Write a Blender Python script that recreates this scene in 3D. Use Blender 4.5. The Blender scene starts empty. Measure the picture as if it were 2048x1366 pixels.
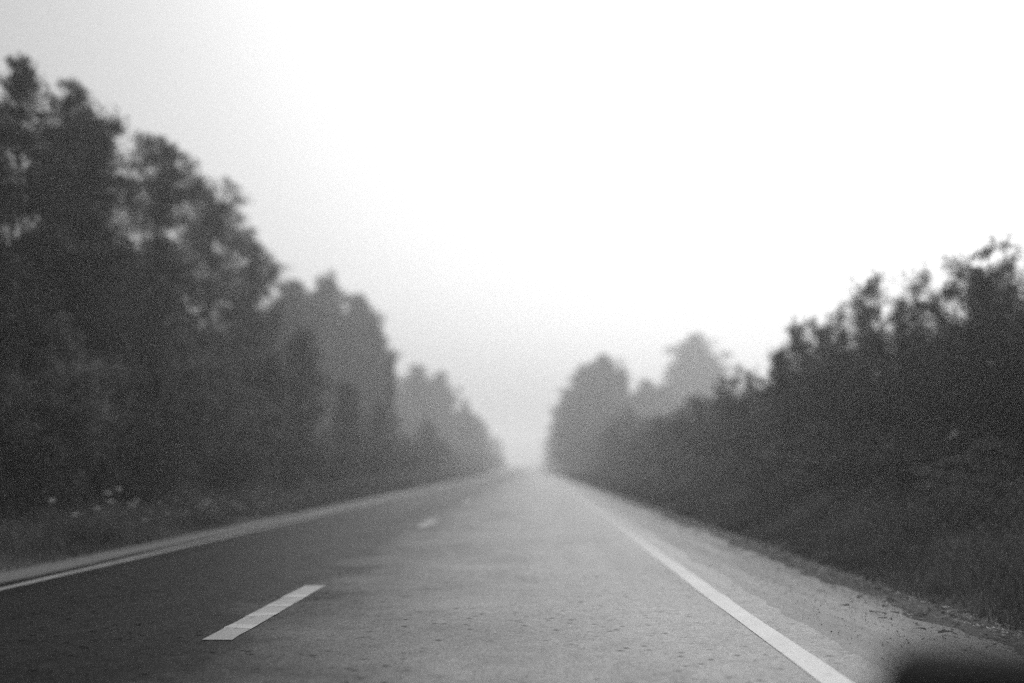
import bpy, math, random
import numpy as np
from mathutils import Vector, Matrix

# ------------------------------------------------------------------ camera, sky, sun, exposure
scene = bpy.context.scene
C = scene.collection
R = math.radians
F = 1991.0                      # focal length in pixels of the 2048-pixel-wide photograph
CAM_H = 1.15

cam_data = bpy.data.cameras.new('camera')
cam = bpy.data.objects.new('camera', cam_data)
C.objects.link(cam)
cam_data.sensor_width = 36.0
cam_data.lens = 35.0
cam_data.clip_start = 0.05
cam_data.clip_end = 6000.0
cam.location = (0.0, 0.0, CAM_H)
cam.rotation_euler = (R(90 + 7.07), 0.0, R(1.21))
cam_data.dof.use_dof = True
cam_data.dof.focus_distance = 7.0
cam_data.dof.aperture_fstop = 0.43
scene.camera = cam

SUN_EL, SUN_AZ = 44.0, 17.0     # in front of the camera, a little to the right, behind the fog
world = bpy.data.worlds.new('World')
scene.world = world
world.use_nodes = True
wn = world.node_tree
wn.nodes.clear()
sky = wn.nodes.new('ShaderNodeTexSky')
sky.sky_type = 'NISHITA'
sky.sun_disc = False
sky.sun_elevation = R(SUN_EL)
sky.sun_rotation = R(SUN_AZ)
sky.altitude = 150.0
sky.air_density = 1.0
sky.dust_density = 8.0
sky.ozone_density = 1.0
bw = wn.nodes.new('ShaderNodeRGBToBW')          # the photograph is black and white
bg = wn.nodes.new('ShaderNodeBackground')
bg.inputs['Strength'].default_value = 0.10
wo = wn.nodes.new('ShaderNodeOutputWorld')
wn.links.new(sky.outputs[0], bw.inputs[0])
wn.links.new(bw.outputs[0], bg.inputs['Color'])
wn.links.new(bg.outputs[0], wo.inputs['Surface'])

sun_data = bpy.data.lights.new('sun', 'SUN')
sun_data.energy = 1.2
sun_data.angle = R(25)
sun_data.color = (1, 1, 1)
sun = bpy.data.objects.new('sun', sun_data)
C.objects.link(sun)
sd = Vector((math.sin(R(SUN_AZ)) * math.cos(R(SUN_EL)), math.cos(R(SUN_AZ)) * math.cos(R(SUN_EL)), math.sin(R(SUN_EL))))
sun.rotation_euler = sd.to_track_quat('Z', 'Y').to_euler()

vs = scene.view_settings
scene.display_settings.display_device = 'sRGB'
vs.view_transform = 'Standard'
vs.look = 'None'
vs.exposure = 0.14
vs.gamma = 1.0
vs.use_curve_mapping = False
cy = scene.cycles
cy.use_denoising = False
cy.use_adaptive_sampling = False
cy.max_bounces = 6
cy.diffuse_bounces = 3
cy.glossy_bounces = 2
cy.transmission_bounces = 3
cy.transparent_max_bounces = 4
cy.volume_bounces = 2
cy.sample_clamp_indirect = 4.0

# ------------------------------------------------------------------ helpers
rng = np.random.default_rng(11)
random.seed(5)


def curve(y):
    """The road swings very gently to the left in the distance."""
    return -2.0e-5 * np.maximum(0.0, np.asarray(y, float) - 30.0) ** 2


def ray(px, py):
    v = cam.rotation_euler.to_matrix() @ Vector(((px - 1024) / F, (683 - py) / F, -1.0))
    return v


def at_side(px, py, lateral):
    """Ground distance and height of a photograph point on the line `lateral` metres beside the camera's path."""
    v = ray(px, py)
    d = lateral / (v.x / v.y)
    for _ in range(6):
        d = (lateral + float(curve(d))) / (v.x / v.y)
    return d, CAM_H + v.z / v.y * d


def at_dist(px, py, d):
    v = ray(px, py)
    return v.x / v.y * d, CAM_H + v.z / v.y * d


def mesh_from(name, verts, faces, mat, smooth=False):
    """verts (n,3) array, faces: (m,k) array of one size, or list of tuples."""
    me = bpy.data.meshes.new(name)
    verts = np.asarray(verts, np.float32)
    if isinstance(faces, np.ndarray):
        m, k = faces.shape
        me.vertices.add(len(verts))
        me.vertices.foreach_set('co', verts.ravel())
        me.loops.add(m * k)
        me.loops.foreach_set('vertex_index', faces.astype(np.int32).ravel())
        me.polygons.add(m)
        me.polygons.foreach_set('loop_start', np.arange(0, m * k, k, dtype=np.int32))
        me.polygons.foreach_set('loop_total', np.full(m, k, np.int32))
        me.update(calc_edges=True)
    else:
        me.from_pydata([tuple(map(float, v)) for v in verts], [], faces)
        me.update()
    if smooth:
        me.polygons.foreach_set('use_smooth', np.ones(len(me.polygons), bool))
    me.materials.append(mat)
    return me


def link(name, me, parent=None):
    o = bpy.data.objects.new(name, me)
    C.objects.link(o)
    if parent is not None:
        o.parent = parent
    return o


def tag(o, label=None, cat=None, group=None, kind=None):
    if label: o['label'] = label
    if cat: o['category'] = cat
    if group: o['group'] = group
    if kind: o['kind'] = kind
    return o


def tube(pts, radii, n=6):
    """Tapered tube along pts -> verts, quads."""
    pts = np.asarray(pts, float)
    V, Q = [], []
    for i, p in enumerate(pts):
        a = pts[min(i + 1, len(pts) - 1)] - pts[max(i - 1, 0)]
        a /= (np.linalg.norm(a) + 1e-9)
        u = np.cross(a, (0.31, 0.9, 0.2)); u /= np.linalg.norm(u)
        w = np.cross(a, u)
        for k in range(n):
            t = 2 * math.pi * k / n
            V.append(p + radii[i] * (math.cos(t) * u + math.sin(t) * w))
    for i in range(len(pts) - 1):
        for k in range(n):
            Q.append((i * n + k, i * n + (k + 1) % n, (i + 1) * n + (k + 1) % n, (i + 1) * n + k))
    return np.array(V), np.array(Q, int)


def join(pieces):
    V, Q, o = [], [], 0
    for v, q in pieces:
        V.append(v); Q.append(q + o); o += len(v)
    return np.concatenate(V), np.concatenate(Q)


def unit(a):
    return a / (np.linalg.norm(a, axis=1, keepdims=True) + 1e-9)


def leaf_quads(P, size, g, flat=0.0, aspect=0.62):
    """Diamond-shaped, slightly folded leaves at points P."""
    n = len(P)
    nor = g.normal(size=(n, 3)); nor[:, 2] += flat * np.sign(nor[:, 2]); nor = unit(nor)
    t = unit(np.cross(nor, g.normal(size=(n, 3))))
    b = np.cross(nor, t)
    s = (size * g.uniform(0.6, 1.4, n))[:, None]
    V = np.empty((n, 4, 3))
    V[:, 0] = P - t * s * 0.5
    V[:, 1] = P + b * s * aspect * 0.5 + nor * s * 0.12
    V[:, 2] = P + t * s * 0.5
    V[:, 3] = P - b * s * aspect * 0.5 + nor * s * 0.12
    return V.reshape(-1, 3), np.arange(n * 4).reshape(n, 4)


# ------------------------------------------------------------------ materials (all grey: the film is black and white)
def new_mat(name):
    m = bpy.data.materials.new(name)
    m.use_nodes = True
    nt = m.node_tree
    nt.nodes.clear()
    out = nt.nodes.new('ShaderNodeOutputMaterial')
    return m, nt, out


def N(nt, kind, **kw):
    n = nt.nodes.new(kind)
    for k, v in kw.items():
        if k in n.inputs: n.inputs[k].default_value = v
        else: setattr(n, k, v)
    return n


def noise(nt, vec, scale, detail=4.0, rough=0.6):
    n = N(nt, 'ShaderNodeTexNoise', Scale=scale, Detail=detail, Roughness=rough)
    if vec is not None: nt.links.new(vec, n.inputs['Vector'])
    return n.outputs['Fac']


def maprange(nt, v, a, b, c, d, clamp=True):
    n = nt.nodes.new('ShaderNodeMapRange')
    n.clamp = clamp
    for i, x in enumerate((a, b, c, d)): n.inputs[i + 1].default_value = x
    nt.links.new(v, n.inputs[0])
    return n.outputs[0]


def mth(nt, op, a, b):
    n = nt.nodes.new('ShaderNodeMath'); n.operation = op
    for i, x in enumerate((a, b)):
        if isinstance(x, (int, float)): n.inputs[i].default_value = x
        else: nt.links.new(x, n.inputs[i])
    return n.outputs[0]


def leaf_material(name, albedo, spread=0.3, translucent=0.25, patch=None):
    m, nt, out = new_mat(name)
    oi = nt.nodes.new('ShaderNodeObjectInfo')
    geo = nt.nodes.new('ShaderNodeNewGeometry')
    v = maprange(nt, oi.outputs['Random'], 0, 1, albedo * (1 - spread), albedo * (1 + spread))
    v2 = maprange(nt, geo.outputs['Random Per Island'], 0, 1, 0.7, 1.3)
    v = mth(nt, 'MULTIPLY', v, v2)
    if patch:                                            # patches of lighter and darker kinds of plants
        tc = nt.nodes.new('ShaderNodeTexCoord')
        v = mth(nt, 'MULTIPLY', v, maprange(nt, noise(nt, tc.outputs['Object'], patch, 4, 0.65), 0.33, 0.67, 0.35, 1.9))
    d = N(nt, 'ShaderNodeBsdfPrincipled', Roughness=0.6)
    d.inputs['Specular IOR Level'].default_value = 0.2
    nt.links.new(v, d.inputs['Base Color'])
    t = nt.nodes.new('ShaderNodeBsdfTranslucent')
    nt.links.new(v, t.inputs['Color'])
    mx = N(nt, 'ShaderNodeMixShader', Fac=translucent)
    nt.links.new(d.outputs[0], mx.inputs[1]); nt.links.new(t.outputs[0], mx.inputs[2])
    nt.links.new(mx.outputs[0], out.inputs['Surface'])
    return m


def rough_material(name, lo, hi, scale, rough=0.9, spec=0.3, bump=0.0, bscale=None):
    m, nt, out = new_mat(name)
    tc = nt.nodes.new('ShaderNodeTexCoord')
    f = noise(nt, tc.outputs['Object'], scale)
    v = maprange(nt, f, 0.3, 0.7, lo, hi)
    p = N(nt, 'ShaderNodeBsdfPrincipled', Roughness=rough)
    p.inputs['Specular IOR Level'].default_value = spec
    nt.links.new(v, p.inputs['Base Color'])
    if bump:
        b = N(nt, 'ShaderNodeBump', Strength=bump, Distance=0.02)
        nt.links.new(noise(nt, tc.outputs['Object'], bscale or scale * 4), b.inputs['Height'])
        nt.links.new(b.outputs[0], p.inputs['Normal'])
    nt.links.new(p.outputs[0], out.inputs['Surface'])
    return m


def asphalt_material():
    m, nt, out = new_mat('asphalt')
    tc = nt.nodes.new('ShaderNodeTexCoord')
    vec = tc.outputs['Object']
    base = maprange(nt, noise(nt, vec, 0.35, 5), 0.3, 0.7, 0.050, 0.095)
    # left of the road darkened: shade painted into colour and specular, ragged edge
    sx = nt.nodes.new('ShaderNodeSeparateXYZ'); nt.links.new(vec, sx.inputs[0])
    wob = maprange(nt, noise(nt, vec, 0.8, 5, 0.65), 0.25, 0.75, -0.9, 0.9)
    lane_shade = maprange(nt, mth(nt, 'ADD', sx.outputs['X'], wob), -2.3, 0.4, 0.15, 1.0)
    base = mth(nt, 'MULTIPLY', base, lane_shade)
    grain = maprange(nt, noise(nt, vec, 24, 5, 0.8), 0.3, 0.7, 0.45, 1.55)
    mott = maprange(nt, noise(nt, vec, 5.0, 6, 0.75), 0.3, 0.7, 0.7, 1.3)
    grain = mth(nt, 'MULTIPLY', grain, mott)
    v = mth(nt, 'MULTIPLY', base, grain)
    # stretched wear along the wheel tracks
    mp = N(nt, 'ShaderNodeMapping'); mp.inputs['Scale'].default_value = (1.4, 0.06, 1)
    nt.links.new(vec, mp.inputs['Vector'])
    wear = maprange(nt, noise(nt, mp.outputs[0], 1.0, 4), 0.3, 0.7, 0.82, 1.18)
    v = mth(nt, 'MULTIPLY', v, wear)
    # small tar and oil spots
    vo = N(nt, 'ShaderNodeTexVoronoi', Scale=7.0)
    nt.links.new(vec, vo.inputs['Vector'])
    spot = maprange(nt, vo.outputs['Distance'], 0.08, 0.24, 0.12, 1.0)
    gate = maprange(nt, noise(nt, vec, 0.9, 3), 0.40, 0.52, 0.0, 1.0)
    g = mth(nt, 'ADD', mth(nt, 'MULTIPLY', mth(nt, 'SUBTRACT', spot, 1.0), gate), 1.0)
    v = mth(nt, 'MULTIPLY', v, g)
    # pin-holes and lost stones
    vo2 = N(nt, 'ShaderNodeTexVoronoi', Scale=26.0)
    nt.links.new(vec, vo2.inputs['Vector'])
    pits = maprange(nt, vo2.outputs['Distance'], 0.10, 0.30, 0.25, 1.0)
    g = mth(nt, 'MULTIPLY', g, mth(nt, 'MAXIMUM', pits, maprange(nt, noise(nt, vec, 2.2, 4), 0.42, 0.56, 1.0, 0.0)))
    # hairline cracks, here and there
    vo3 = N(nt, 'ShaderNodeTexVoronoi', Scale=0.55, feature='DISTANCE_TO_EDGE')
    wv = N(nt, 'ShaderNodeVectorMath', operation='ADD')
    nz = N(nt, 'ShaderNodeTexNoise', Scale=1.6, Detail=6.0, Roughness=0.7)
    nt.links.new(vec, nz.inputs['Vector'])
    nt.links.new(vec, wv.inputs[0]); nt.links.new(nz.outputs['Color'], wv.inputs[1])
    nt.links.new(wv.outputs[0], vo3.inputs['Vector'])
    crack = maprange(nt, vo3.outputs['Distance'], 0.002, 0.008, 0.45, 1.0)
    g = mth(nt, 'MULTIPLY', g, mth(nt, 'MAXIMUM', crack, maprange(nt, noise(nt, vec, 0.3, 3), 0.48, 0.60, 1.0, 0.0)))
    v = mth(nt, 'MULTIPLY', v, g)
    p = N(nt, 'ShaderNodeBsdfPrincipled')
    nt.links.new(v, p.inputs['Base Color'])
    rr = maprange(nt, noise(nt, vec, 0.5, 5), 0.3, 0.7, 0.32, 0.46)
    nt.links.new(rr, p.inputs['Roughness'])
    spec = mth(nt, 'MULTIPLY', mth(nt, 'MULTIPLY', grain, g), mth(nt, 'MULTIPLY', wear, mth(nt, 'MULTIPLY', lane_shade, 0.31)))
    nt.links.new(spec, p.inputs['Specular IOR Level'])
    b = N(nt, 'ShaderNodeBump', Strength=0.55, Distance=0.010)
    nt.links.new(noise(nt, vec, 45, 4, 0.7), b.inputs['Height'])
    nt.links.new(b.outputs[0], p.inputs['Normal'])
    nt.links.new(p.outputs[0], out.inputs['Surface'])
    return m


def paint_material(k=1.0, along=False):
    m, nt, out = new_mat('road_paint')
    tc = nt.nodes.new('ShaderNodeTexCoord')
    vec = tc.outputs['Object']
    v = maprange(nt, noise(nt, vec, 1.4, 5), 0.3, 0.7, 0.32 * k, 0.48 * k)
    w = maprange(nt, noise(nt, vec, 38, 4, 0.7), 0.32, 0.5, 0.62, 1.0)
    v = mth(nt, 'MULTIPLY', v, w)
    chip = maprange(nt, noise(nt, vec, 9, 7, 0.8), 0.36, 0.43, 0.30, 1.0)
    v = mth(nt, 'MULTIPLY', v, chip)
    if along:                                            # dims with distance: haze over the far line put into its colour
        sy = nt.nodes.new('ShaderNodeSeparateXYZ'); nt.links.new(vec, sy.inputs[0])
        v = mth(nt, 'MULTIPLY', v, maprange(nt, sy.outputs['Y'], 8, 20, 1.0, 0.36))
    p = N(nt, 'ShaderNodeBsdfPrincipled', Roughness=0.5)
    nt.links.new(v, p.inputs['Base Color'])
    nt.links.new(p.outputs[0], out.inputs['Surface'])
    return m


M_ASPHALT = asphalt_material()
M_PAINT = paint_material(0.62)
M_PAINT_THICK = paint_material(0.9)
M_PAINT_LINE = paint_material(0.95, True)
M_PAINT_HAZED = paint_material(0.34)  # farther dashes: loss of contrast in the haze painted as dimmer colour
M_PAINT_LEFT = paint_material(0.7)
def gravel_material(name, lo, hi, soil=False):
    m, nt, out = new_mat(name)
    tc = nt.nodes.new('ShaderNodeTexCoord')
    vec = tc.outputs['Object']
    mp = N(nt, 'ShaderNodeMapping'); mp.inputs['Scale'].default_value = (3.2, 0.22, 1)
    nt.links.new(vec, mp.inputs['Vector'])
    v = maprange(nt, noise(nt, mp.outputs[0], 1.0, 6, 0.7), 0.32, 0.68, lo, hi)          # tyre-swept streaks
    v = mth(nt, 'MULTIPLY', v, maprange(nt, noise(nt, vec, 40, 4, 0.75), 0.3, 0.7, 0.6, 1.4))
    spec = 0.3
    p = N(nt, 'ShaderNodeBsdfPrincipled', Roughness=0.62)
    if soil:                                             # trodden earth takes over towards the grass
        sx = nt.nodes.new('ShaderNodeSeparateXYZ'); nt.links.new(vec, sx.inputs[0])
        e = mth(nt, 'ADD', sx.outputs['X'], maprange(nt, noise(nt, mp.outputs[0], 1.3, 6, 0.7), 0.3, 0.7, -0.6, 0.6))
        e = maprange(nt, e, 2.3, 3.5, 1.0, 0.30)
        v = mth(nt, 'MULTIPLY', v, e)
        nt.links.new(mth(nt, 'MULTIPLY', e, 0.42), p.inputs['Specular IOR Level'])
    nt.links.new(v, p.inputs['Base Color'])
    p.inputs['Specular IOR Level'].default_value = spec
    b = N(nt, 'ShaderNodeBump', Strength=0.6, Distance=0.015)
    nt.links.new(noise(nt, vec, 45, 4, 0.7), b.inputs['Height'])
    nt.links.new(b.outputs[0], p.inputs['Normal'])
    nt.links.new(p.outputs[0], out.inputs['Surface'])
    return m


M_GRAVEL = gravel_material('gravel', 0.05, 0.17, True)
M_GRAVEL_L = gravel_material('gravel_left', 0.06, 0.12)
M_GROUND = rough_material('soil', 0.03, 0.07, 0.8, 0.95, 0.2, 0.8, 8)
M_BARK = rough_material('bark', 0.06, 0.16, 6.0, 0.9, 0.2, 0.6, 30)
M_STONE = rough_material('stone', 0.16, 0.42, 9.0, 0.85)
M_BROAD = leaf_material('broad_leaves', 0.034, 0.35)
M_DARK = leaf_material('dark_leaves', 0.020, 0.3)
M_PALE = leaf_material('pale_leaves', 0.115, 0.25)
M_SPRUCE = leaf_material('spruce_needles', 0.035, 0.25, 0.1)
M_GRASS = leaf_material('grass_blades', 0.105, 0.1, 0.25, 0.7)
M_WEED = leaf_material('weed_leaves', 0.11, 0.1, 0.25, 0.9)
M_STRAW = leaf_material('dry_straw', 0.24, 0.1, 0.1)
M_PETAL = leaf_material('white_petals', 0.62, 0.05, 0.3)
M_STEM = rough_material('green_stem', 0.07, 0.11, 20, 0.7)
M_BLACK = rough_material('black_plastic', 0.006, 0.010, 40, 0.9, 0.1, 0.2, 300)

# ------------------------------------------------------------------ the setting
YS = np.concatenate([np.arange(-40, 0, 1.0), np.arange(0, 40, 0.25), np.arange(40, 60, 1.0), np.arange(60, 420, 4.0)])


def strip(x0, x1, z0, z1, ys=YS, jit0=0.0, jit1=0.0, seed=1, cols=2):
    g = np.random.default_rng(seed)
    n = len(ys)
    j0 = np.convolve(g.normal(size=n + 8), np.ones(5) / 5, 'same')[4:-4] * jit0 * 2
    j1 = np.convolve(g.normal(size=n + 8), np.ones(5) / 5, 'same')[4:-4] * jit1 * 2 + g.normal(size=n) * jit1 * 0.4
    V = []
    for i, y in enumerate(ys):
        for k in range(cols):
            t = k / (cols - 1)
            V.append((curve(y) + (x0 + j0[i]) * (1 - t) + (x1 + j1[i]) * t, y, z0 * (1 - t) + z1 * t))
    Q = [(i * cols + k, i * cols + k + 1, (i + 1) * cols + k + 1, (i + 1) * cols + k)
         for i in range(n - 1) for k in range(cols - 1)]
    return np.array(V), np.array(Q)


def ground_z(x):
    """Height of the terrain across the road: ditch on both sides, the wood slightly higher."""
    xs = [-1000, -60, -16, -10.5, -8.5, -6.6, -5.9, 3.4, 4.2, 5.2, 8.2, 14, 60, 1000]
    zs = [0.8, 0.8, 0.35, 0.10, -0.15, -0.10, -0.07, -0.07, -0.10, 0.05, 0.75, 0.95, 1.0, 1.0]
    return np.interp(x, xs, zs)


gx = np.concatenate([[-1000, -400, -150, -80], np.arange(-60, -20, 5), np.arange(-20, 20, 0.5), np.arange(20, 61, 5), [80, 150, 400, 1000]])
gy = np.concatenate([[-1000, -300, -100], np.arange(-40, 80, 1.0), np.arange(80, 420, 5.0), [460, 520, 700, 1000]])
g0 = np.random.default_rng(3)
V = []
for y in gy:
    lump = g0.normal(size=len(gx)) * 0.035
    z = ground_z(gx) + np.where((gx > -6.3) & (gx < 3.9), 0, lump)
    cx = float(curve(min(y, 420)))
    for x, zz in zip(gx, z): V.append((x + cx, y, zz))
nx = len(gx)
Q = [(j * nx + i, j * nx + i + 1, (j + 1) * nx + i + 1, (j + 1) * nx + i) for j in range(len(gy) - 1) for i in range(nx - 1)]
tag(link('ground', mesh_from('ground', V, np.array(Q), M_GROUND, True)), kind='structure')

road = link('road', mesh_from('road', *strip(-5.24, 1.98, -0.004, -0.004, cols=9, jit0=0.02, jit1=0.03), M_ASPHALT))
tag(road, kind='structure')
tag(link('gravel_shoulder', mesh_from('gravel_shoulder', *strip(1.80, 3.75, -0.008, -0.10, jit0=0.0, jit1=0.10, seed=2, cols=6), M_GRAVEL)), kind='structure')
tag(link('gravel_shoulder', mesh_from('gravel_shoulder', *strip(-6.30, -5.12, -0.08, -0.008, jit0=0.06, seed=4, cols=4), M_GRAVEL_L)), kind='structure')

# painted markings, children of the road
PY = np.concatenate([np.arange(-20, 40, 0.5), np.arange(40, 400, 4.0)])
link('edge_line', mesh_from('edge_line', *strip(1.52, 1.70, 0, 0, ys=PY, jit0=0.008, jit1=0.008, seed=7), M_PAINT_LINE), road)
link('edge_line', mesh_from('edge_line', *strip(-5.03, -4.925, 0, 0, ys=PY, jit0=0.005, jit1=0.005, seed=8), M_PAINT_LEFT), road)


def dash_mesh(seed, paint, thick):
    g = np.random.default_rng(seed)
    V, Q, mi = [], [], []
    n = 16                                               # worn body of the dash, ragged edges
    for k in range(n + 1):
        V += [(-0.10 + g.normal() * 0.004, 3.0 * k / n, 0), (0.10 + g.normal() * 0.004, 3.0 * k / n, 0)]
    for k in range(n):
        Q.append((2 * k, 2 * k + 1, 2 * k + 3, 2 * k + 2)); mi.append(0)
    for c in (0.55, 1.12, 1.62, 2.20):                   # thicker, brighter paint where two strokes overlap
        k = len(V); a, b = g.uniform(0.05, 0.09), g.normal() * 0.03
        V += [(-0.104, c - a + b, 0.0012), (0.104, c - a - b, 0.0012), (0.106, c + a - b, 0.0012), (-0.10, c + a + b, 0.0012)]
        Q.append((k, k + 1, k + 2, k + 3)); mi.append(1)
    me = mesh_from('dash', V, Q, paint)
    me.materials.append(thick)
    me.polygons.foreach_set('material_index', mi)
    return me


dm = [dash_mesh(1, M_PAINT, M_PAINT_THICK), dash_mesh(2, M_PAINT_HAZED, M_PAINT_HAZED), dash_mesh(3, M_PAINT_HAZED, M_PAINT_HAZED)]
for i in range(-1, 14):
    y = 6.75 + 12.0 * i
    o = link('lane_dash', dm[0 if i <= 0 else 1 + i % 2], road)
    o.location = (-2.10 + float(curve(y)), y, 0.001)

# ------------------------------------------------------------------ trees and shrubs
def envelope(style, t):
    if style == 'column':   return (0.55 + 0.45 * math.sin(math.pi * min(1, t * 1.05))) * (1 - max(0, t - 0.72) / 0.34) ** 0.8
    if style == 'point':    return 0.25 + 0.75 * (1 - t) ** 0.75 * min(1, 0.55 + t * 2.0)
    if style == 'round':    return max(0.14, math.sin(math.pi * (0.16 + 0.82 * t ** 0.95)) ** 0.9)
    return 1.0


def broadleaf(seed, H, Rad, base, style, limbs, per, leaf, clump=0.5, gap=0.12, fill=30):
    """Returns (trunk mesh data, crown mesh data) as arrays."""
    g = np.random.default_rng(seed)
    n = 9
    zs = np.linspace(0, H * 0.93, n)
    wob = np.cumsum(g.normal(size=(n, 2)) * H * 0.007, axis=0); wob[0] = 0
    tr = np.column_stack([wob, zs])
    rad = np.interp(zs, [0, H * 0.06, H], [0.016 * H, 0.012 * H, 0.014])
    wood = [tube(tr, rad, 7)]
    cents, rads, nums = [], [], []
    az = g.uniform(0, 6.28)
    for i in range(limbs):
        t = (i + g.uniform(0, 0.9)) / limbs
        h = H * (base + (0.93 - base) * t)
        az += 2.4 + g.normal() * 0.35
        L = Rad * envelope(style, t) * g.uniform(0.72, 1.12)
        p0 = np.array([np.interp(h, zs, tr[:, 0]), np.interp(h, zs, tr[:, 1]), h])
        rise = L * g.uniform(0.25, 0.75)
        tip = p0 + np.array([math.cos(az) * L, math.sin(az) * L, rise])
        mid = p0 * 0.5 + tip * 0.5 + np.array([0, 0, -0.06 * L]) + g.normal(size=3) * 0.05 * L
        wood.append(tube([p0, mid, tip], [0.006 * H * (1 - 0.6 * t), 0.004 * H * (1 - 0.6 * t), 0.008], 5))
        if g.uniform() < gap: continue
        k = max(2, int(2 + L * 2.0))
        for s in np.linspace(0.30, 1.05, k):
            q = (1 - s) ** 2 * p0 + 2 * s * (1 - s) * mid + s * s * tip
            q = q + g.normal(size=3) * 0.22 * clump * (1 + L * 0.3)
            cents.append(q); rads.append(clump * g.uniform(0.6, 1.15)); nums.append(per * g.uniform(0.6, 1.3))
            if g.uniform() < 0.55:                       # side twigs
                q2 = q + np.clip(np.append(g.normal(size=2) * 0.32 * (0.4 + 0.35 * L), g.normal() * 0.25), -0.6, 0.6)
                wood.append(tube([q, q2], [0.014, 0.007], 4))
                cents.append(q2); rads.append(clump * g.uniform(0.4, 0.8)); nums.append(per * g.uniform(0.35, 0.8))
    for i in range(fill):                                # inner sprays that close the crown
        t = g.uniform(0.02, 0.9)
        a, rr = g.uniform(0, 6.28), Rad * envelope(style, t) * 0.8 * math.sqrt(g.uniform())
        h = H * (base + (0.93 - base) * t) + rr * 0.35
        c = np.array([np.interp(h, zs, tr[:, 0]) + math.cos(a) * rr, np.interp(h, zs, tr[:, 1]) + math.sin(a) * rr, h])
        cents.append(c); rads.append(clump * g.uniform(0.7, 1.2)); nums.append(per * g.uniform(0.6, 1.1))
    for i in range(26):                                  # leader: a tapering top with short side sprays
        u = i / 25.0
        h = H * (0.80 + 0.155 * u)
        sp = (1 - u) * 0.45 * Rad + 0.32
        c = np.array([np.interp(h, zs, tr[:, 0]) + g.normal() * sp * 0.5, np.interp(h, zs, tr[:, 1]) + g.normal() * sp * 0.5, h])
        cents.append(c); rads.append(clump * (0.9 - 0.4 * u) * g.uniform(0.8, 1.1)); nums.append(per * (0.8 - 0.45 * u))
    P = []
    for c, r, m in zip(cents, rads, nums):
        d = unit(g.normal(size=(int(m), 3))) * (g.uniform(size=(int(m), 1)) ** 0.5) * r
        d[:, 2] *= 0.75
        P.append(c + d)
    P = np.concatenate(P)
    # sprigs poking out for a ragged outline
    return join(wood), leaf_quads(P, leaf, g, 0.4)


def conifer(seed, H, Rad, leaf=0.26):
    g = np.random.default_rng(seed)
    wood = [tube([(0, 0, 0), (0.05, 0, H * 0.5), (0, 0, H)], [0.014 * H, 0.008 * H, 0.01], 7)]
    P, D = [], []
    z = 0.08 * H
    while z < H * 0.985:
        t = z / H
        L = Rad * (1 - t) ** 0.85 + 0.12
        m = 6 if t < 0.8 else 4
        a0 = g.uniform(0, 6.28)
        for k in range(m):
            a = a0 + 6.283 * k / m + g.normal() * 0.2
            l = L * g.uniform(0.7, 1.15)
            dirv = np.array([math.cos(a), math.sin(a), 0])
            p0 = np.array([0, 0, z]); tip = p0 + dirv * l + np.array([0, 0, -0.22 * l])
            wood.append(tube([p0, tip], [0.022, 0.006], 4))
            c = int(14 + l * 34)
            s = g.uniform(0.1, 1.03, c) ** 0.8
            side = np.array([-dirv[1], dirv[0], 0])
            q = p0 + np.outer(s, tip - p0) + np.outer(g.normal(size=c) * 0.16 * l * (1.1 - s * 0.6), side)
            q[:, 2] -= np.abs(g.normal(size=c)) * 0.12
            P.append(q)
        z += 0.30 + 0.12 * (1 - t)
    P = np.concatenate(P)
    return join(wood), leaf_quads(P, leaf, g, 0.2, 0.4)


def shrub(seed, H, Rad, stems, per, leaf, clump=0.42):
    g = np.random.default_rng(seed)
    wood, cents, rads, nums = [], [], [], []
    for i in range(stems):
        a = 6.283 * i / stems + g.normal() * 0.3
        rr = Rad * math.sqrt(g.uniform(0.02, 1.0))
        top = H * (1 - 0.42 * (rr / Rad) ** 2) * g.uniform(0.82, 1.04)
        p0 = np.array([math.cos(a), math.sin(a), 0]) * rr * 0.22
        tip = np.array([math.cos(a) * rr, math.sin(a) * rr, top])
        mid = np.array([math.cos(a) * rr * 0.55, math.sin(a) * rr * 0.55, top * 0.55])
        wood.append(tube([p0, mid, tip], [0.03, 0.018, 0.006], 5))
        for s in np.linspace(0.16, 1.0, max(5, int(top * 1.9))):
            q = (1 - s) ** 2 * p0 + 2 * s * (1 - s) * mid + s * s * tip + g.normal(size=3) * np.array([0.3, 0.3, 0.15]) * (1.15 - 0.6 * s)
            cents.append(q); rads.append(clump * g.uniform(0.6, 1.1) * (1.15 - 0.45 * s)); nums.append(per * g.uniform(0.6, 1.2) * (1.1 - 0.4 * s))
        for j in range(4):                               # bare-ended sprigs above the outline
            e = tip + np.array([g.normal() * 0.18, g.normal() * 0.18, g.uniform(0.05, 0.45)])
            wood.append(tube([tip - (0, 0, 0.1), e], [0.007, 0.003], 4))
            cents.append(e); rads.append(0.13); nums.append(per * 0.12)
            cents.append(e * 0.5 + tip * 0.5); rads.append(0.16); nums.append(per * 0.2)
    P = []
    for c, r, m in zip(cents, rads, nums):
        d = unit(g.normal(size=(max(3, int(m)), 3))) * (g.uniform(size=(max(3, int(m)), 1)) ** 0.5) * r
        P.append(c + d)
    P = np.concatenate(P); P[:, 2] = np.maximum(P[:, 2], 0.03)
    return join(wood), leaf_quads(P, leaf, g, 0.3)


KIT = {}


def kit(key, H, data, mat):
    (wv, wq), (lv, lq) = data
    KIT[key] = (H, mesh_from(key + '_trunk', wv, wq, M_BARK, True), mesh_from(key + '_crown', lv, lq, mat))


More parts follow.
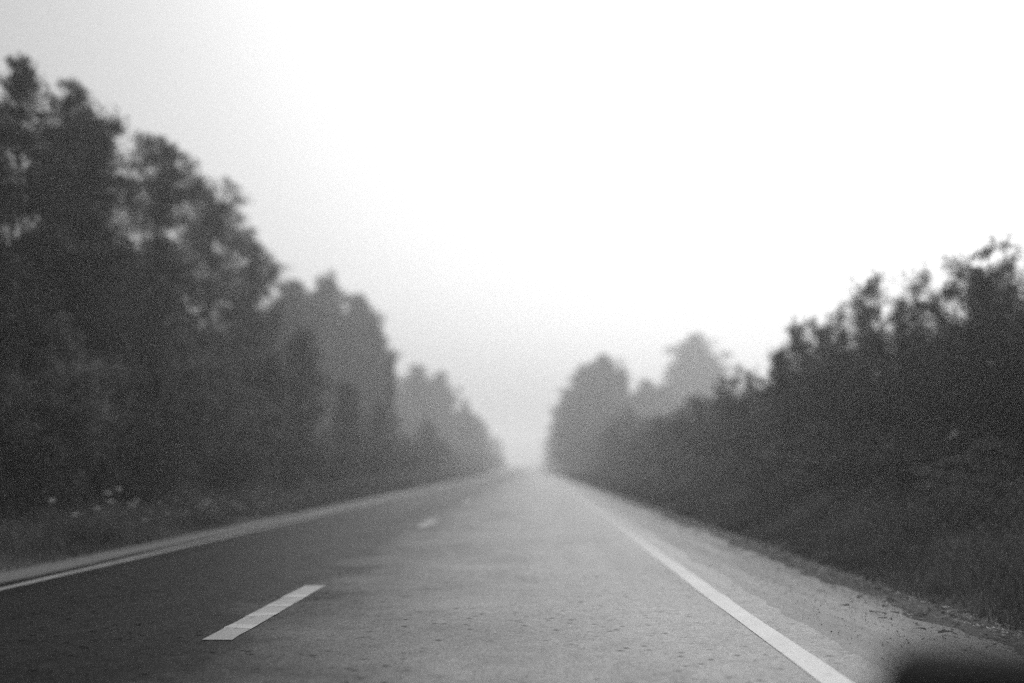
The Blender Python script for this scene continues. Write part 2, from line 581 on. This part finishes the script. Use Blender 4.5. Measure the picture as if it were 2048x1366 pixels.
kit('airy', 12, broadleaf(21, 12, 2.1, 0.20, 'column', 40, 150, 0.09, 0.46, 0.14, 30), M_BROAD)
kit('aspen', 12, broadleaf(22, 12, 2.1, 0.08, 'column', 44, 190, 0.09, 0.56, 0.03, 50), M_BROAD)
kit('aspen_dark', 12, broadleaf(23, 12, 2.5, 0.06, 'point', 46, 200, 0.09, 0.60, 0.02, 60), M_DARK)
kit('pointed', 12, broadleaf(24, 12, 2.3, 0.08, 'point', 46, 190, 0.09, 0.54, 0.02, 90), M_BROAD)
kit('rounded', 12, broadleaf(25, 12, 2.7, 0.08, 'round', 44, 190, 0.095, 0.62, 0.02, 60), M_BROAD)
kit('feathery', 12, broadleaf(26, 12, 2.1, 0.10, 'point', 46, 150, 0.085, 0.48, 0.02, 90), M_PALE)
kit('spruce', 10, conifer(27, 10, 2.0, 0.2), M_SPRUCE)
kit('spruce_slim', 12, conifer(28, 12, 1.7, 0.2), M_SPRUCE)
kit('bush', 5, shrub(31, 5, 2.1, 36, 135, 0.07, 0.42), M_BROAD)
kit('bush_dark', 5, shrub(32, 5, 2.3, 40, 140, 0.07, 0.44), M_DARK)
kit('bush_pale', 4, shrub(33, 4, 1.9, 22, 150, 0.07), M_PALE)
kit('bush_tall', 6, shrub(34, 6, 2.1, 46, 130, 0.07, 0.44), M_BROAD)
kit('far_round', 12, broadleaf(35, 12, 2.7, 0.04, 'round', 52, 110, 0.16, 0.72, 0.0, 160), M_BROAD)
kit('far_column', 12, broadleaf(36, 12, 2.2, 0.04, 'column', 52, 110, 0.16, 0.66, 0.0, 140), M_BROAD)


def plant(name, key, x, y, H, wide, rot, label, cat, group=None, lean=0.0):
    h0, tm, cm = KIT[key]
    root = bpy.data.objects.new(name, None)
    C.objects.link(root)
    xr = x - float(curve(y))
    root.location = (x, y, float(ground_z(xr)) - 0.05)
    s = H / h0
    root.scale = (s * wide, s * wide, s)
    root.rotation_euler = (0, lean, rot)
    tag(root, label, cat, group)
    link('trunk', tm, root)
    link('crown', cm, root)
    return root


def put(name, key, px, py, lat, wide, label, cat='tree', group=None, lean=0.0):
    d, z = at_side(px, py, lat)
    x = lat + float(curve(d))
    return plant(name, key, x, d, z - float(ground_z(lat)), wide, random.uniform(0, 6.28), label, cat, group, lean)


GL = 'front row of trees along the left side of the road'
LEFT = [
    ('broadleaf_tree', 'airy', 32, 78, -10.8, 0.9, 'tallest ragged tree in the left wood, cut by the left edge of the photo'),
    ('broadleaf_tree', 'airy', 128, 122, -10.6, 0.85, 'open-crowned tree with sky showing between its branches, second from the left edge'),
    ('broadleaf_tree', 'aspen_dark', 190, 200, -10.2, 0.95, 'dense dark tree just right of the open-crowned tree on the left'),
    ('broadleaf_tree', 'pointed', 328, 254, -10.8, 1.05, 'tree with a pointed dark top standing clear against the sky on the left'),
    ('broadleaf_tree', 'feathery', 436, 346, -10.6, 1.15, 'soft feathery tree to the right of the pointed tree on the left'),
    ('broadleaf_tree', 'pointed', 505, 458, -10.6, 1.0, 'narrow ragged tree ending the darkest part of the left wood'),
    ('broadleaf_tree', 'far_round', 580, 548, -19.0, 1.0, 'hazy grey tree with a flat top in the middle of the left wood'),
    ('broadleaf_tree', 'far_column', 650, 538, -20.0, 1.0, 'hazy grey tree with a small raised tip in the middle of the left wood'),
    ('broadleaf_tree', 'far_round', 716, 578, -17.5, 0.85, 'tall round-shouldered tree stepping down to the fog on the left'),
    ('broadleaf_tree', 'far_column', 752, 632, -15.5, 0.8, 'hazy tree on the right shoulder of the round-shouldered tree on the left'),
    ('broadleaf_tree', 'spruce_slim', 784, 690, -12.0, 1.0, 'slim dark conifer at the foot of the round-shouldered tree on the left'),
    ('broadleaf_tree', 'far_round', 832, 722, -19.0, 0.9, 'pale foggy tree left of a light gap in the distant left wood'),
    ('broadleaf_tree', 'far_round', 882, 736, -16.0, 0.9, 'pale foggy tree right of the light gap in the distant left wood'),
    ('broadleaf_tree', 'far_column', 928, 800, -13.0, 0.9, 'foggy tree one step lower down the distant left wood'),
    ('broadleaf_tree', 'far_column', 962, 835, -12.5, 1.0, 'faint tree near the far end of the left wood'),
    ('broadleaf_tree', 'far_round', 992, 870, -11.5, 1.1, 'fainter low tree where the left wood meets the road end'),
]
for nm, key, px, py, lat, w, lab in LEFT:
    put('conifer_tree' if 'spruce' in key else nm, key, px, py, lat, w, lab, 'tree', GL)
for px, py, lat, w, lab, key, nm in [
    (600, 645, -10.2, 0.95, 'dark squat tree standing in front of the hazy grey left wood', 'aspen_dark', 'broadleaf_tree'),
    (535, 690, -9.8, 1.0, 'dark low tree left of the squat one at the left wood edge', 'aspen_dark', 'broadleaf_tree'),
    (690, 752, -10.2, 1.0, 'small dark rounded tree low in front of the left wood', 'aspen_dark', 'broadleaf_tree'),
    (755, 800, -10.2, 1.1, 'low dark tree below the slim conifer on the left', 'rounded', 'broadleaf_tree'),
    (855, 835, -10.5, 1.2, 'low foggy tree below the light gap in the left wood', 'rounded', 'broadleaf_tree'),
]:
    put(nm, key, px, py, lat, w, lab, 'tree', 'small trees at the edge of the left wood')

LS = 'shrubs along the edge of the left wood'
for px, py, lat, w, key, lab in [
    (60, 640, -9.4, 1.0, 'bush_pale', 'shrub with lighter leaves at the left edge, under the tall trees'),
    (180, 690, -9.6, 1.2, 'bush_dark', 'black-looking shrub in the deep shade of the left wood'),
    (300, 640, -10.0, 1.0, 'bush_pale', 'upper light-leaved shrub of the pale band on the left'),
    (390, 700, -9.8, 1.1, 'bush_pale', 'middle light-leaved shrub of the pale band on the left'),
    (470, 765, -9.5, 1.1, 'bush_pale', 'lower light-leaved shrub of the pale band on the left'),
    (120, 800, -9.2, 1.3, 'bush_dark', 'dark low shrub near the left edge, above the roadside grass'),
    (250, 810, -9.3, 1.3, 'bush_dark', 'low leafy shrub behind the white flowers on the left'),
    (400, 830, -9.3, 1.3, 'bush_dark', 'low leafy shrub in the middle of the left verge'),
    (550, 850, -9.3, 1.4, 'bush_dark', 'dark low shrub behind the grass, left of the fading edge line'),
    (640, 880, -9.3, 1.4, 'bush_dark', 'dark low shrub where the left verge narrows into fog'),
    (730, 870, -9.5, 1.5, 'bush', 'grey low shrub further along the left verge'),
    (800, 890, -9.5, 1.6, 'bush', 'last clear shrub on the left verge before the fog'),
]:
    put('shrub', key, px, py, lat, w, lab, 'shrub', LS)

# deeper rows of the left wood, only seen as a dark mass between the front trees
g = random.Random(8)
DEEP = 'tree deeper in the left wood, seen only through gaps between front trees'
for y in range(12, 52, 6):
    for lat, keys, h in ((-13.5, ('aspen_dark', 'aspen_dark', 'spruce'), 7.6), (-18.0, ('aspen_dark', 'aspen', 'spruce_slim'), 10.2), (-23.0, ('aspen', 'rounded'), 12.0)):
        yy = y + g.uniform(-2.5, 2.5)
        key = g.choice(keys)
        plant('conifer_tree' if 'spruce' in key else 'broadleaf_tree', key, lat + g.uniform(-1.2, 1.2), yy, h * g.uniform(0.88, 1.12), g.uniform(1.05, 1.3),
              g.uniform(0, 6.28), DEEP, 'tree', 'trees deep in the left wood')
for y in range(60, 125, 9):
    yy = y + g.uniform(-3, 3)
    plant('broadleaf_tree', g.choice(('far_round', 'far_column')), -23 + g.uniform(-1.5, 1.5), yy, 1.15 + yy * 0.148 * g.uniform(0.9, 1.0), g.uniform(0.9, 1.1),
          g.uniform(0, 6.28), 'grey tree in the hazy back row of the left wood', 'tree', 'hazy back row of the left wood')
for y in (3, 8, 13, 17):                                 # the wood goes on beside the car, left of the frame
    plant('broadleaf_tree', g.choice(('aspen', 'rounded', 'aspen_dark')), -10.8 + g.uniform(-1, 1), y, g.uniform(6.5, 8), 1.1, g.uniform(0, 6.28),
          'tree of the left wood standing outside the left edge of the frame', 'tree', 'trees beside the car on the left')
FARL = 'tree fading into the fog at the far end of the left wood'
for y in (190, 220, 255, 290, 330, 375):
    for lat in (-12.5, -17):
        plant('broadleaf_tree', g.choice(('far_round', 'far_column')), lat + g.uniform(-1, 1) + float(curve(y)), y + g.uniform(-8, 8), g.uniform(9.5, 12.5), 1.3,
              g.uniform(0, 6.28), FARL, 'tree', 'foggy trees at the far left')
for y in range(75, 380, 16):
    yy = y + g.uniform(-4, 4)
    plant('shrub', g.choice(('bush', 'bush_dark')), -9.8 + g.uniform(-0.6, 0.6) + float(curve(yy)), yy, g.uniform(2.6, 4.2), 1.7, g.uniform(0, 6.28),
          'low shrub fading into fog along the far left verge', 'shrub', 'foggy shrubs on the far left verge')

# right side
RS = 'thicket of tall bushes along the right side of the road'
for px, py, lat, w, key, lab in [
    (2010, 495, 8.0, 1.0, 'bush_tall', 'tall bush with thin airy twigs against the sky, at the right edge'),
    (1915, 520, 8.0, 0.95, 'bush_tall', 'tall dark bush next to the airy one at the right edge'),
    (1785, 552, 8.0, 1.0, 'bush_tall', 'tall bush with a rounded double top in the right thicket'),
    (1705, 585, 8.0, 0.95, 'bush_dark', 'dark bush on the left shoulder of the double-topped bush'),
    (1632, 648, 8.0, 1.0, 'bush_tall', 'spiky bush halfway down the slope of the right thicket'),
    (1570, 700, 8.0, 1.05, 'bush_dark', 'dark bush below the spiky one in the right thicket'),
    (1490, 745, 8.0, 1.1, 'bush', 'bush in the right thicket just right of the pale lone tree'),
    (1430, 790, 8.0, 1.2, 'bush_dark', 'dark bush directly below the pale lone tree on the right'),
    (1360, 822, 8.0, 1.3, 'bush', 'greyish bush near the low end of the right thicket'),
    (1305, 858, 8.0, 1.4, 'bush_dark', 'last low bush of the right thicket before the foggy trees'),
    (1240, 880, 8.0, 1.5, 'bush', 'faint bush at the foot of the foggy trees on the right'),
]:
    put('bush', key, px, py, lat, w, lab, 'bush', RS)
for y in list(range(9, 95, 5)):
    yy = y + g.uniform(-2, 2)
    plant('bush', g.choice(('bush_dark', 'bush', 'bush_dark')), 11.0 + g.uniform(-1, 1) + float(curve(yy)), yy, g.uniform(3.4, 4.6), 1.35, g.uniform(0, 6.28),
          'bush deeper in the right thicket, seen only through gaps between front bushes', 'bush', 'bushes deep in the right thicket')
for y in (5, 9.5, 14):
    plant('bush', 'bush_tall', 8.4 + g.uniform(-0.5, 0.5), y, g.uniform(4, 4.6), 1.1, g.uniform(0, 6.28),
          'bush of the right thicket standing outside the right edge of the frame', 'bush', 'bushes beside the car on the right')

RF = 'foggy trees beyond the right thicket'
for px, py, d, w, key, lab in [
    (1134, 782, 175, 1.15, 'far_column', 'pale foggy tree closest to the road end on the right'),
    (1165, 738, 160, 1.2, 'far_column', 'pale foggy tree just left of the squared-off tall top on the right'),
    (1205, 712, 150, 1.2, 'far_round', 'tallest of the foggy trees near the road end, with a squared-off top'),
    (1248, 738, 152, 0.75, 'pointed', 'thin foggy spire on the right flank of the squared-off tall tree'),
    (1290, 765, 165, 1.15, 'far_round', 'low foggy tree in the dip left of the pale lone tree'),
    (1330, 775, 165, 1.1, 'far_round', 'foggy tree at the left foot of the pale lone tree'),
    (1390, 668, 190, 1.2, 'far_round', 'pale lone tall tree with a rounded crown on the right'),
    (1428, 725, 185, 1.0, 'far_round', 'pale lower crown against the right flank of the pale lone tree'),
]:
    x, z = at_dist(px, py, d)
    plant('broadleaf_tree', key, x, d, z, w, random.uniform(0, 6.28), lab, 'tree', RF)
FARR = 'tree fading into the fog at the far end of the right side'
for y in (105, 125, 145):
    plant('broadleaf_tree', 'far_round', 10.5 + g.uniform(-1, 1) + float(curve(y)), y, g.uniform(6.5, 8), 1.5, g.uniform(0, 6.28), FARR, 'tree', 'foggy trees at the far right')
for y in (200, 235, 270, 310, 360):
    for lat in (8.5, 14):
        plant('broadleaf_tree', g.choice(('far_round', 'far_column')), lat + g.uniform(-1, 1) + float(curve(y)), y, g.uniform(11, 14), 1.3, g.uniform(0, 6.28),
              FARR, 'tree', 'foggy trees at the far right')

for y in range(80, 380, 16):
    yy = y + g.uniform(-4, 4)
    plant('bush', g.choice(('bush', 'bush_dark')), 8.4 + g.uniform(-0.5, 0.5) + float(curve(yy)), yy, g.uniform(3.0, 4.4), 1.7, g.uniform(0, 6.28),
          'low bush fading into fog along the far right verge', 'bush', 'foggy bushes on the far right verge')

# low undergrowth that breaks the line between grass and wood
NTH = ['nearest', 'second nearest', 'third nearest', 'fourth nearest', 'fifth nearest', 'sixth nearest', 'seventh nearest', 'eighth nearest',
       'ninth nearest', 'tenth nearest', 'eleventh nearest', 'twelfth nearest']
for k, y in enumerate((14, 16.5, 19, 21.5, 25, 28.5, 33, 38, 44, 52, 61, 72)):
    plant('low_shrub', ('bush_pale', 'bush', 'bush_dark')[k % 3], 6.7 + g.uniform(-0.7, 0.5), y, g.uniform(1.0, 2.0), 1.6, g.uniform(0, 6.28),
          NTH[k] + ' low shrub on the grassy bank below the right thicket', 'shrub', 'low shrubs on the right bank')
for k, y in enumerate((16, 19.5, 23, 27, 32, 38, 46, 56)):
    plant('low_shrub', ('bush_dark', 'bush', 'bush_pale')[k % 3], -8.8 + g.uniform(-0.4, 0.4), y, g.uniform(0.9, 1.7), 1.6, g.uniform(0, 6.28),
          NTH[k] + ' low shrub growing in the grass of the left verge', 'shrub', 'low shrubs in the left grass')

# ------------------------------------------------------------------ verges
def smooth_noise(x, y, seed):
    g = np.random.default_rng(seed)
    v = np.zeros_like(x)
    for k in range(7):
        a = g.uniform(0, 6.28); f = g.uniform(0.5, 3.2)
        v += np.sin((x * math.cos(a) + y * math.sin(a)) * f + g.uniform(0, 6.28))
    return v / 7


def blades(n, xr, yr, h_of, seed, width=0.008, bend=0.35, ybias=2.0):
    g = np.random.default_rng(seed)
    y = yr[0] + (yr[1] - yr[0]) * g.uniform(size=n) ** ybias
    x = g.uniform(*xr, n)
    z = ground_z(x) - 0.02
    h = h_of(x, y, g) * g.uniform(0.45, 1.15, n)
    keep = h > 0.03
    x, y, z, h = x[keep], y[keep], z[keep], h[keep]
    n = len(x)
    a = g.uniform(0, 6.28, n)
    w = width * (1 + y / 18.0) * g.uniform(0.6, 1.4, n)
    dx, dy = np.cos(a), np.sin(a)
    b = bend * h * g.uniform(0.2, 1.5, n)
    ba = g.uniform(0, 6.28, n)
    X = x + curve(y)
    V = np.empty((n, 6, 3))
    for i, (t, ww) in enumerate(((0, 1.0), (0.55, 0.85), (1.0, 0.12))):
        ox, oy = np.cos(ba) * b * t * t, np.sin(ba) * b * t * t
        for j, s in enumerate((-1, 1)):
            V[:, i * 2 + j, 0] = X + ox + s * dx * w * ww * 0.5
            V[:, i * 2 + j, 1] = y + oy + s * dy * w * ww * 0.5
            V[:, i * 2 + j, 2] = z + h * t * (1 - 0.15 * t)
    k = np.arange(n)[:, None] * 6
    Q = np.concatenate([k + np.array([[0, 1, 3, 2]]), k + np.array([[2, 3, 5, 4]])])
    return V.reshape(-1, 3), Q


def hl(x, y, g):
    e = np.clip((-5.9 - x) / 1.5, 0.0, 1)
    return (0.10 + 0.62 * e) * (0.75 + 0.7 * smooth_noise(x, y, 5))


def hr(x, y, g):
    e = np.clip((x - 3.4) / 1.5, 0.0, 1)
    return (0.10 + 0.62 * e) * (0.8 + 0.6 * smooth_noise(x, y, 6))


v, q = blades(170000, (-10.8, -5.95), (6, 150), hl, 41)
tag(link('grass', mesh_from('grass_left', v, q, M_GRASS)), 'rough dark grass along the left verge', 'grass', kind='stuff')
v, q = blades(150000, (3.55, 8.2), (4, 130), hr, 42)
tag(link('grass', mesh_from('grass_right', v, q, M_GRASS)), 'tall grass along the right verge', 'grass', kind='stuff')


def weeds(n, xr, yr, hmax, seed, x_in, mat, leaf=0.085):
    g = np.random.default_rng(seed)
    y = yr[0] + (yr[1] - yr[0]) * g.uniform(size=n) ** 1.8
    x = g.uniform(*xr, n)
    e = np.clip(np.abs(x - x_in) / 1.6, 0.1, 1)
    h = hmax * e * (0.8 + 0.6 * smooth_noise(x, y, seed)) * g.uniform(0.6, 1.1, n)
    P, S = [], []
    for i in range(n):
        m = int(10 + 16 * h[i])
        t = g.uniform(0.12, 1.0, m)
        lean = g.normal(size=2) * 0.14 * h[i]
        p = np.column_stack([x[i] + float(curve(y[i])) + lean[0] * t + g.normal(size=m) * 0.07, y[i] + lean[1] * t + g.normal(size=m) * 0.07,
                             float(ground_z(x[i])) + h[i] * t])
        P.append(p); S.append(np.full(m, leaf * (1 + y[i] / 70)))
    P = np.concatenate(P); S = np.concatenate(S)
    return leaf_quads(P, S, g, 0.2, 0.4)


v, q = weeds(6000, (4.4, 8.0), (5, 110), 0.85, 51, 3.8, M_WEED, 0.045)
tag(link('weeds', mesh_from('weeds_right', v, q, M_WEED)), 'tall leafy weeds between the gravel and the right thicket', 'weeds', kind='stuff')
v, q = weeds(4500, (-10.4, -7.4), (8, 120), 0.9, 52, -6.4, M_WEED, 0.05)
tag(link('weeds', mesh_from('weeds_left', v, q, M_WEED)), 'leafy weeds in front of the left wood', 'weeds', kind='stuff')

# dry straw and loose stones along the right-hand gravel
gs = np.random.default_rng(61)
n = 5000
y = 4 + 50 * gs.uniform(size=n) ** 1.7
x = 3.45 + gs.normal(size=n) * 0.28 + 0.1 * np.sin(y * 1.3)
a = gs.normal(size=n) * 0.9 + 1.3
L = gs.uniform(0.03, 0.11, n); w = gs.uniform(0.0009, 0.002, n) * (1 + y / 12)
z = np.interp(x, [2.05, 3.75, 4.3], [-0.01, -0.085, -0.11]) + gs.uniform(0.005, 0.02, n)
X = x + curve(y)
V = np.empty((n, 4, 3))
for j, (s, t) in enumerate(((-1, -1), (1, -1), (1, 1), (-1, 1))):
    V[:, j, 0] = X + np.cos(a) * L * 0.5 * t - np.sin(a) * w * s
    V[:, j, 1] = y + np.sin(a) * L * 0.5 * t + np.cos(a) * w * s
    V[:, j, 2] = z + t * gs.normal(size=n) * 0.006
tag(link('straw', mesh_from('straw', V.reshape(-1, 3), np.arange(4 * n).reshape(n, 4), M_STRAW)), 'dry straw lying on the edge of the right gravel', 'straw', kind='stuff')


def stones(n, xs, ys, zs, seed, s0, s1):
    g = np.random.default_rng(seed)
    oc = np.array([(1, 0, 0), (0, 1, 0), (-1, 0, 0), (0, -1, 0), (0, 0, 1), (0, 0, -1)], float)
    fc = np.array([(0, 1, 4), (1, 2, 4), (2, 3, 4), (3, 0, 4), (1, 0, 5), (2, 1, 5), (3, 2, 5), (0, 3, 5)])
    s = s0 + (s1 - s0) * g.uniform(size=n) ** 3
    V = oc[None] * g.uniform(0.5, 1.3, (n, 6, 1)) * s[:, None, None]
    V[:, :, 2] *= 0.7
    V += np.column_stack([xs, ys, zs + s * 0.3])[:, None, :]
    return V.reshape(-1, 3), (np.arange(n)[:, None, None] * 6 + fc[None]).reshape(-1, 3)


n = 9000
y = 3.5 + 32 * gs.uniform(size=n) ** 1.6
x = 2.05 + 1.75 * gs.uniform(size=n) ** 0.8
v, q = stones(n, x + curve(y), y, np.interp(x, [2.05, 3.75], [-0.012, -0.10]), 62, 0.003, 0.009)
tag(link('loose_gravel', mesh_from('loose_gravel', v, q, M_STONE)), 'loose stones on the right gravel shoulder', 'gravel', kind='stuff')

# small white flowers in the left grass
gf = np.random.default_rng(71)
sv, sq = tube([(0, 0, 0), (0.01, 0, 0.5), (0, 0.01, 1.0)], [0.006, 0.005, 0.004], 5)
M_STEMMESH = mesh_from('flower_stem', sv, sq, M_STEM)
heads = []
for s in range(3):
    P = gf.normal(size=(36, 3)) * np.array([0.026, 0.026, 0.012])
    heads.append(mesh_from('flower_head', *leaf_quads(P, 0.022, gf, 1.0, 0.8), M_PETAL))
for i, (px, py) in enumerate([(215, 985), (222, 1003), (262, 1010), (272, 1000), (298, 1018), (290, 1050), (336, 1025), (404, 1012), (415, 1004), (468, 1005),
                              (480, 1012), (476, 1021), (506, 995), (540, 1008), (562, 1010), (150, 1030), (600, 1004), (238, 978), (318, 1006), (352, 1000), (372, 1030), (432, 1018), (448, 996), (520, 1014), (588, 996), (630, 1001), (195, 1016), (105, 1000), (660, 996)]):
    lat = -6.45 - gf.uniform(0, 0.6)
    d, z = at_side(px, py, lat)
    zg = float(ground_z(lat)) - 0.03
    root = bpy.data.objects.new('wildflower', None)
    C.objects.link(root)
    root.location = (lat + float(curve(d)), d, zg)
    root.rotation_euler = (0, 0, gf.uniform(0, 6.28))
    tag(root, 'small white wildflower head in the grass of the left verge', 'flower', 'white wildflowers in the left grass')
    hgt = max(0.34, z - zg)
    st = link('stem', M_STEMMESH, root); st.scale = (1, 1, hgt)
    hd = link('flower_head', heads[i % 3], root); hd['kind'] = 'stuff'; hd.location = (0, 0, hgt); hd.scale = [gf.uniform(0.8, 1.3)] * 3

# ------------------------------------------------------------------ the car's dashboard, out of focus right under the lens
import bmesh


def rounded_box(name, size, bevel, seg, mat, parent, loc, rot=(0, 0, 0)):
    bm = bmesh.new()
    bmesh.ops.create_cube(bm, size=1.0)
    bmesh.ops.scale(bm, vec=size, verts=bm.verts)
    bmesh.ops.bevel(bm, geom=list(bm.edges), offset=bevel, segments=seg, affect='EDGES', profile=0.5)
    me = bpy.data.meshes.new(name)
    bm.to_mesh(me); bm.free()
    me.polygons.foreach_set('use_smooth', np.ones(len(me.polygons), bool))
    me.materials.append(mat)
    o = link(name, me, parent)
    o.location = loc; o.rotation_euler = rot
    return o


dash = bpy.data.objects.new('car_dashboard', None)
C.objects.link(dash)
dash.location = (0.0, 1.20, 0.50)
tag(dash, 'blurred black car dashboard with a raised pod in the lower right corner', 'dashboard')
rounded_box('dash_top', (1.60, 0.52, 0.10), 0.035, 4, M_BLACK, dash, (0.05, 0.0, 0.23), (R(-4), 0, 0))
rounded_box('dash_front', (1.56, 0.30, 0.50), 0.05, 4, M_BLACK, dash, (0.05, -0.05, -0.05))
px_, pz_ = at_dist(1702, 1252, 1.32)
rounded_box('raised_pod', (0.62, 0.26, 0.26), 0.07, 6, M_BLACK, dash, (px_ + 0.31, -0.01, pz_ - 0.50 - 0.147), (0, R(3.0), 0))

# ------------------------------------------------------------------ the fog
mv, nt, out = new_mat('fog')
pv = N(nt, 'ShaderNodeVolumePrincipled', Density=0.0028, Anisotropy=0.6)
pv.inputs['Color'].default_value = (0.97, 0.97, 0.97, 1)
nt.links.new(pv.outputs[0], out.inputs['Volume'])
bm = bmesh.new()
bmesh.ops.create_cube(bm, size=1.0)
bmesh.ops.scale(bm, vec=(2300, 2300, 34), verts=bm.verts)
bmesh.ops.translate(bm, vec=(0, 0, 34 / 2 - 1.5), verts=bm.verts)
me = bpy.data.meshes.new('haze'); bm.to_mesh(me); bm.free()
me.materials.append(mv)
tag(link('haze', me), 'thin pale fog hanging over the whole road', 'fog', kind='stuff')
